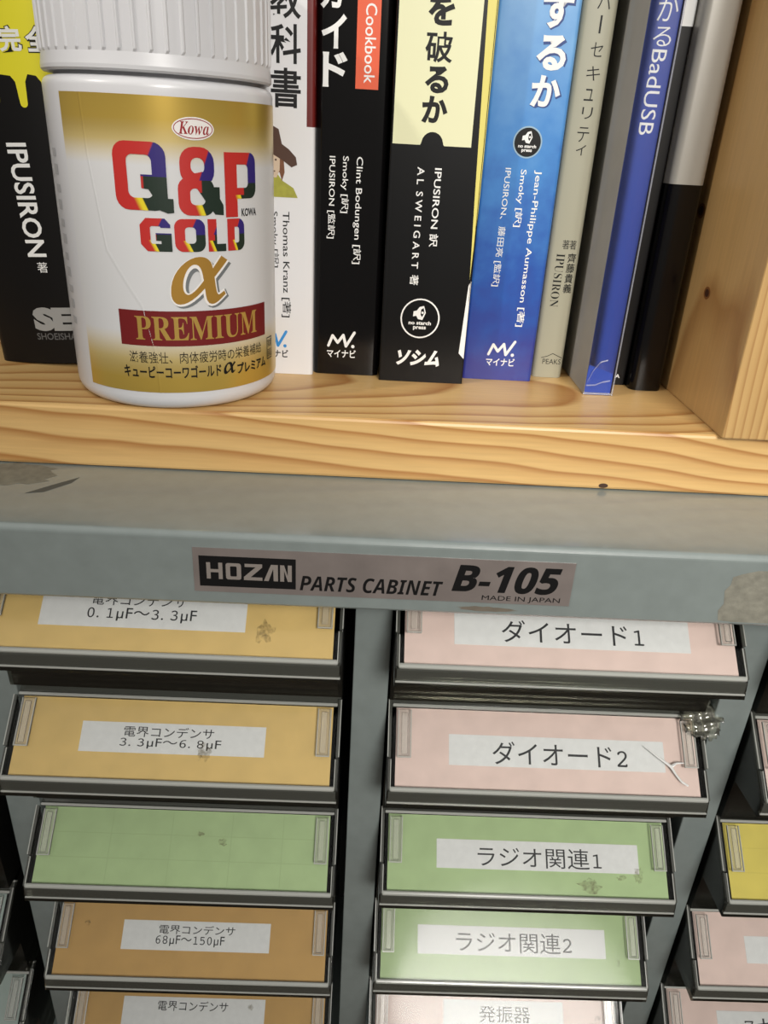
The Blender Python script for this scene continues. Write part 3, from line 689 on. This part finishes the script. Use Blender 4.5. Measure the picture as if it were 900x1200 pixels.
down(p, '𝐈𝐏𝐔𝐒𝐈𝐑𝐎𝐍', 64.3, 44.3, 26.0, 3.0, M_BLACK, off=-0.01, cx=cx)
p.build('author_lettering', cov); p = Print(sf, 1.0)
p.text('PEAKS', 63.2-cx, 70.0-cx, 5.1, 7.0, M_BLACK, off=-0.004)
p.stroke([(62.6-cx, 7.4), (64.8-cx, 8.1), (66.6-cx, 9.1), (68.6-cx, 8.2), (70.2-cx, 7.5)], 0.22, M_BLACK)
p.build('publisher_logo', cov)

# thin blue booklet in a plastic sleeve
BLU = mat('royal_blue_cover', (38, 68, 164), 0.35, noise=0.05, nscale=50)
SIDE = mat('grey_cover_side', (196, 193, 185), 0.5, noise=0.10, nscale=40)
t, cov, sf, cx = book('thin blue spined booklet in a clear plastic sleeve, standing forward of the row', 75.0, 84.3, 37.4, 206, 146, BLU, [(-99, -4.6, 0, 206, SIDE)], r=0.35, bulge=0.0)
p = Print(sf)
for s, z0, z1, w_, x_ in (('か', 111.9, 118.2, 5.9, 80.4), ('る', 105.7, 110.6, 5.4, 80.1)): upright(p, s, x_, z0, z1, w_, M_WHITE, off=-0.004, cx=cx)
down(p, 'BadUSB', 80.1, 104.9, 82.4, 4.4, M_WHITE, cx=cx)
p.build('title_lettering', cov)
SLV = clear_mat('sleeve_film', (0.97, 0.97, 0.97), 0.13, (225, 225, 225), 0.02, bump=0.35, nscale=55, gloss=0.6)
b = MB(); hw = 9.3/2+0.5; n = 40; vs = []
for k in range(n+1):
    z = 0.1+(211)*k/n
    wv = 0.10*math.sin(k*0.5)+0.05*math.sin(k*1.1); pinch = 0.9*math.exp(-k/1.3)
    vs += [(-hw-wv*0.5, 147, z), (-hw+0.1-wv*0.5, -0.15-wv*0.3+pinch, z), (hw-0.1+wv*0.4, -0.35+wv*0.2+pinch, z), (hw+0.1+wv*0.5, 147, z)]
b.add(vs, [[4*k+i, 4*k+i+1, 4*k+i+5, 4*k+i+4] for k in range(n) for i in range(3)], 0, True)
sl = b.build('plastic_sleeve', SLV, t, normals=False)
b = MB(); b.box(hw-0.28, hw+0.12, -0.75, -0.35, 0.1, 211); b.box(-hw+0.1, hw-0.2, -0.55, -0.2, 0.3, 0.9)
for pts in ([(-4.4, 4.2), (-2.8, 8.5), (-0.8, 11.6), (1.6, 12.4)], [(-4.5, 3.2), (-1.5, 3.4), (1.0, 4.6), (3.6, 5.2)]):
    for (a, c), (d, f) in zip(pts, pts[1:]): b.add([(a, -0.62, c), (d, -0.62, f), (d, -0.5, f+0.45), (a, -0.5, c+0.45)], [[0, 1, 2, 3]])
b.build('sleeve_fold_glint', clear_mat('sleeve_glint_film', (0.85, 0.85, 0.88), 0.15, (225, 228, 240), 0.22), sl)  # pale strips painted in for glints along the sleeve's folds and edge

# two dark books at the right end
KW = mat('white_upper_cover', (214, 214, 212), 0.4)
t, cov, sf, cx = book('black spine with a white top, in the gap right of the blue booklet', 86.2, 93.4, 51.5, 206, 140, BLK, [(-99, 99, 112.8, 206, KW)], r=0.6)
p = Print(sf); p.text('RA', 89.6-cx-1.4, 89.6-cx+1.6, 2.6, 4.0, M_WHITE, off=0.02); p.build('publisher_logo', cov)
SIL = mat('silver_grey_cover', (172, 169, 161), 0.36, metal=0.2)
t, cov, sf, cx = book('black book with a silver grey upper spine, last before the pine upright', 93.7, 105.2, 45.4, 208, 145, GB, [(-99, 99, 68.9, 208, SIL)], r=2.2, bulge=0.5)

# ------------------------------------------------------------------ the bottle
BX, BY, BR = -64.6, 29.8, 32.0
TH0 = 7.98/32.0
bottle = empty('supplement_bottle', (BX, BY, 0.05), 'white plastic supplement bottle with a gold label, standing on the shelf edge', 'bottle', rot=(0, 0, -0.2493+0.2493))
PLA = mat('white_plastic', (212, 212, 215), 0.32, coat=0.15)
def lathe(mb, prof, n=96, mi=0, smooth=True, rad=None):
    vs = []
    for j, (r, z) in enumerate(prof):
        for i in range(n):
            a = 6.283185*i/n; rr = rad(r, z, i) if rad else r
            vs.append((rr*math.cos(a), rr*math.sin(a), z))
    fs = []
    for j in range(len(prof)-1):
        for i in range(n): fs.append([j*n+i, j*n+(i+1) % n, (j+1)*n+(i+1) % n, (j+1)*n+i])
    mb.add(vs, fs, mi, smooth)
    mb.add(vs[:n], [list(range(n))[::-1]], mi); mb.add(vs[-n:], [list(range(n))], mi)
b = MB()
pf = [(26.5, 0)]+[(27.5+4.4*math.sin(math.radians(a)), 4.4-4.4*math.cos(math.radians(a))) for a in range(0, 91, 15)]
pf += [(31.95, 20), (31.95, 50), (31.95, 84.6)]+[(29.4+2.55*math.cos(math.radians(a)), 86.2+2.4*math.sin(math.radians(a))) for a in range(0, 91, 15)]
pf += [(28.6, 88.7), (28.6, 92)]
lathe(b, pf); b.build('bottle_body', PLA, bottle)
b = MB(); NR = 50; per = 10; n = NR*per
def rad(r, z, i):
    k = i % per
    return r+(0.42 if k in (0, 1) and 94.2 < z < 117.5 else 0.0)
pf = [(27.5, 89.5), (31.2, 89.5), (31.7, 90.0), (31.75, 90.9), (31.6, 91.8), (31.3, 93.8), (31.3, 94.5), (31.3, 106), (31.2, 117), (31.0, 117.8), (30.2, 119.2), (28.6, 120)]
lathe(b, pf, n, 0, False, rad)
b.build('bottle_cap', mat('white_cap_plastic', (208, 208, 211), 0.36), bottle)
# label: gold print fading to white, on a cylinder
LB = bpy.data.materials.new('label_film'); LB.use_nodes = True; nt = LB.node_tree; bs = nt.nodes['Principled BSDF']
tc = nt.nodes.new('ShaderNodeTexCoord'); sp = nt.nodes.new('ShaderNodeSeparateXYZ'); nt.links.new(tc.outputs['Object'], sp.inputs[0])
mr = nt.nodes.new('ShaderNodeMapRange'); mr.inputs[1].default_value = 0.006; mr.inputs[2].default_value = 0.0845; nt.links.new(sp.outputs[2], mr.inputs[0])
def ramp(stops):
    c = nt.nodes.new('ShaderNodeValToRGB'); nt.links.new(mr.outputs[0], c.inputs[0]); el = c.color_ramp.elements
    el[0].position, el[0].color = stops[0]; el[1].position, el[1].color = stops[-1]
    for q, cc in stops[1:-1]:
        k = el.new(q); k.color = cc
    return c
gold, gold2, whi = lin((202, 170, 80)), lin((210, 188, 126)), lin((212, 212, 213))
fr_ = lambda z: (z-6)/78.5
c1 = ramp([(0.0, gold), (fr_(10), gold), (fr_(16), gold2), (fr_(24), whi), (fr_(68), whi), (fr_(74), gold2), (fr_(79), gold), (1.0, gold)])
g1 = ramp([(0.0, (0.55,)*3+(1,)), (fr_(14), (0.45,)*3+(1,)), (fr_(22), (0, 0, 0, 1)), (fr_(70), (0, 0, 0, 1)), (fr_(77), (0.5,)*3+(1,)), (1.0, (0.6,)*3+(1,))])
nt.links.new(c1.outputs[0], bs.inputs['Base Color']); nt.links.new(g1.outputs[0], bs.inputs['Metallic']); bs.inputs['Roughness'].default_value = 0.33
def cylp(s, z, q):
    a = s/BR
    return ((BR+q)*math.sin(a), -(BR+q)*math.cos(a), z)
b = MB(); ns, nzz = 120, 130; vs = []
def crease_s(z):
    pts = [(5, 1.9), (17, 1.6), (31, -1.3), (46, -10.4), (70, -13.6), (85, -14.4)]
    for (a, c), (d, e_) in zip(pts, pts[1:]):
        if a <= z <= d: return c+(e_-c)*(z-a)/(d-a)
    return pts[-1][1]
SS = [-22.3+122.3*i/ns for i in range(ns+1)]
SS += [-16+20*i/120 for i in range(120)]; SS = sorted(set(round(x, 4) for x in SS))
for j in range(nzz+1):
    z = 6.0+78.4*j/nzz
    for s in SS:
        d = s-crease_s(z)
        vs.append(cylp(s, z, 0.05+0.11*math.exp(-(d/0.26)**2)+0.05*math.exp(-(max(d, 0)/2.4)**2 if d > 0 else -9)))
m_ = len(SS)
b.add(vs, [[j*m_+i, j*m_+i+1, (j+1)*m_+i+1, (j+1)*m_+i] for j in range(nzz) for i in range(m_-1)], 0, True)
label = b.build('label_wrap', LB, bottle, normals=False)
p = Print(lambda s, z, q: cylp(s, z, q+0.14), 1.5)
WI = mat('label_white', (236, 232, 228), 0.45); RI = mat('label_red', (150, 28, 34), 0.4)
p.disc(15.6, 77.3, 5.6, WI, 0.03, 36, 2.75); p.ring(15.6, 77.3, 5.25, 0.22, RI, 0.05, 36, 2.4)
p.text('𝑲𝒐𝒘𝒂', 11.6, 19.8, 75.9, 78.9, RI, lift=0.06)
RB = bpy.data.materials.new('rainbow_ink'); RB.use_nodes = True; nt = RB.node_tree; bs = nt.nodes['Principled BSDF']
uvn = nt.nodes.new('ShaderNodeUVMap'); uvn.uv_map = 'UVMap'; sp = nt.nodes.new('ShaderNodeSeparateXYZ'); nt.links.new(uvn.outputs[0], sp.inputs[0])
red, blu, grn, ylw = lin((188, 44, 40)), lin((46, 32, 112)), lin((28, 44, 34)), lin((226, 206, 40))
def mth(op, a, bb, cc=0.0):
    n = nt.nodes.new('ShaderNodeMath'); n.operation = op
    for i, v in enumerate((a, bb, cc)):
        if isinstance(v, (int, float)): n.inputs[i].default_value = v
        else: nt.links.new(v, n.inputs[i])
    return n.outputs[0]
def rmp(f, stops):
    c = nt.nodes.new('ShaderNodeValToRGB'); nt.links.new(f, c.inputs[0]); el = c.color_ramp.elements
    el[0].position, el[0].color = stops[0]; el[1].position, el[1].color = stops[-1]
    for q, cc in stops[1:-1]:
        k = el.new(q); k.color = cc
    return c.outputs[0]
def mixc(f, a, bb):
    n = nt.nodes.new('ShaderNodeMix'); n.data_type = 'RGBA'; nt.links.new(f, n.inputs[0]); nt.links.new(a, n.inputs[6]); nt.links.new(bb, n.inputs[7]); return n.outputs[2]
ux, uy = sp.outputs[0], sp.outputs[1]
top = rmp(mth('MULTIPLY_ADD', uy, -0.55, mth('ADD', ux, 0.45)), [(0, red), (0.61, red), (0.64, blu), (1, blu)])
midc = rmp(ux, [(0, red), (0.50, red), (0.52, grn), (1, grn)])
bot = rmp(mth('MULTIPLY_ADD', uy, 0.5, ux), [(0, red), (0.42, red), (0.51, ylw), (0.57, ylw), (0.59, grn), (1, grn)])
col_ = mixc(mth('GREATER_THAN', uy, 0.34), bot, midc); col_ = mixc(mth('GREATER_THAN', uy, 0.52), col_, top)
nt.links.new(col_, bs.inputs['Base Color']); bs.inputs['Roughness'].default_value = 0.38
def rain(fn, lps, box, lift=0.05):
    # cut along u so that the ink follows the round label
    vs, fs = loops2d(lps); bm = bmesh.new(); bv = [bm.verts.new((x, y, 0)) for x, y in vs]
    for f in fs:
        try: bm.faces.new([bv[i] for i in f])
        except ValueError: pass
    cut(bm, box); fn(bm, box, lift)
def cut(bm, box):
    u0, u1, v0, v1 = box
    for k in range(1, 12): bmesh.ops.bisect_plane(bm, geom=list(bm.verts)+list(bm.edges)+list(bm.faces), dist=1e-5, plane_co=(u0+(u1-u0)*k/12, 0, 0), plane_no=(1, 0, 0))
def put(bm, box, lift):
    bm.verts.index_update(); mi = p.mi(RB); u0, u1, v0, v1 = box
    o = p.mb.add([p.surf(v.co.x, v.co.y, lift) for v in bm.verts], [[v.index for v in f.verts] for f in bm.faces], mi)
    for v in bm.verts: p.mb.uv[o+v.index] = ((v.co.x-u0)/(u1-u0), (v.co.y-v0)/(v1-v0))
    bm.free()
# Q with its stepped tail
B = (-5.9, 9.2, 56.3, 73.7)
rain(put, [rrect(-5.9, 7.9, 56.9, 73.7, 3.4), rrect(-2.3, 4.2, 60.0, 70.6, 1.6)], B)
rain(put, [[(1.2, 65.8), (7.9, 65.8), (7.9, 60.0), (9.3, 60.0), (9.3, 56.5), (7.6, 56.3), (4.2, 57.6), (3.9, 60.8), (3.0, 62.2), (1.2, 62.4)]], B, 0.07)
# ampersand
B = (10.6, 23.2, 55.9, 73.0)
rain(put, [rrect(11.4, 20.8, 63.4, 73.0, 3.8), rrect(14.3, 18.0, 66.4, 70.4, 1.7)], B)
rain(put, [rrect(10.6, 20.6, 55.9, 65.6, 3.0), rrect(13.8, 17.9, 58.6, 62.8, 1.3)], B, 0.065)
rain(put, [[(14.6, 66.4), (17.4, 67.0), (20.0, 62.6), (20.0, 63.2), (22.2, 63.2), (22.2, 60.2), (23.2, 58.6), (23.2, 56.0), (20.6, 56.2), (19.4, 57.6), (14.4, 64.6)]], B, 0.08)
# P
B = (23.9, 36.8, 55.4, 72.3)
rain(put, [rrect(23.9, 35.6, 60.2, 72.0, 2.6, corners=(1, 1, 0, 0)), rrect(28.0, 32.2, 63.0, 69.0, 1.2, corners=(1, 1, 0, 0))], B)
rain(put, [rrect(23.9, 28.0, 55.4, 72.0, 0)], B, 0.06)
p.text('KOWA', 29.4, 35.6, 55.5, 57.6, M_BLACK, off=0.02, lift=0.05)
# GOLD
z0, z1 = 46.4, 55.0
B = (-0.1, 8.2, z0, z1)
rain(put, [[(8.0, 52.6), (8.0, 53.4), (6.6, z1), (1.6, z1), (-0.1, 53.2), (-0.1, 48.2), (1.6, z0), (8.2, z0), (8.2, 51.2), (4.0, 51.2), (4.0, 49.2), (5.4, 49.2), (5.4, 48.4), (3.0, 48.4), (2.6, 48.8), (2.6, 52.6), (3.0, 53.0), (5.2, 53.0), (5.4, 52.6)]], B)
B = (9.0, 17.4, z0, z1); rain(put, [rrect(9.0, 17.4, z0, z1, 2.2), rrect(11.8, 14.8, 48.6, 52.9, 1.0)], B)
B = (18.2, 23.6, z0, z1); rain(put, [[(18.2, z0), (23.6, z0), (23.6, 48.4), (20.8, 48.4), (20.8, z1), (18.2, z1)]], (16.6, 23.6, z0, z1))
B = (24.2, 30.2, z0, z1); rain(put, [rrect(24.2, 30.2, z0, z1, 2.2, corners=(1, 1, 0, 0)), rrect(26.6, 28.2, 48.5, 52.8, 0.7, corners=(1, 1, 0, 0))], B)
# alpha with silver shadow
GO = mat('gold_ink', (192, 146, 66), 0.32, metal=0.45); GO2 = mat('pale_gold_ink', (196, 160, 80), 0.34, metal=0.4)
p.text('𝜶', 7.2, 25.0, 30.8, 44.9, mat('silver_ink', (124, 128, 130), 0.4, metal=0.3), off=0.045, lift=0.03)
p.text('𝜶', 6.7, 24.3, 31.3, 45.4, WI, off=0.035, lift=0.05)
p.text('𝜶', 7.0, 23.8, 31.9, 45.2, GO, off=0.012, lift=0.075)
# red band and wording
p.rect(-8.5, 39.4, 20.0, 30.1, mat('maroon_band', (112, 24, 26), 0.4), 0.04)
p.text('𝐏𝐑𝐄𝐌𝐈𝐔𝐌', -3.8, 34.6, 21.6, 28.5, GO2, lift=0.075)
p.text('滋養強壮、肉体疲労時の栄養補給', -6.4, 36.8, 14.9, 18.3, M_BLACK, lift=0.05, off=-0.004)
p.text('キューピーコーワゴールド', -8.5, 20.4, 10.4, 14.2, M_BLACK, off=0.02, lift=0.05)
p.text('𝜶', 21.2, 25.4, 10.6, 14.2, M_BLACK, off=0.01, lift=0.05)
p.text('プレミアム', 26.0, 39.4, 10.0, 13.4, M_BLACK, off=0.03, lift=0.05)
p.loops([rrect(40.6, 44.6, 11.6, 18.6, 0), rrect(40.9, 44.3, 11.9, 18.3, 0)], M_BLACK, 0.05)
p.text('第2類', 41.1, 44.2, 15.4, 17.9, M_BLACK, lift=0.05); p.text('医薬品', 41.1, 44.2, 12.3, 14.8, M_BLACK, lift=0.05)
p.build('label_print', label)
# faint small print down the left margin
p = Print(lambda s, z, q: cylp(s, z, q+0.02), 1.5)
FG = mat('faint_grey_ink', (176, 176, 178), 0.5)
for k in range(11): p.rect(-31.5, -28.8+0.25*(k % 3), 68.5-4.6*k, 70.6-4.6*k+0.6*(k % 2), FG, 0.03)
p.build('small_print', bottle)
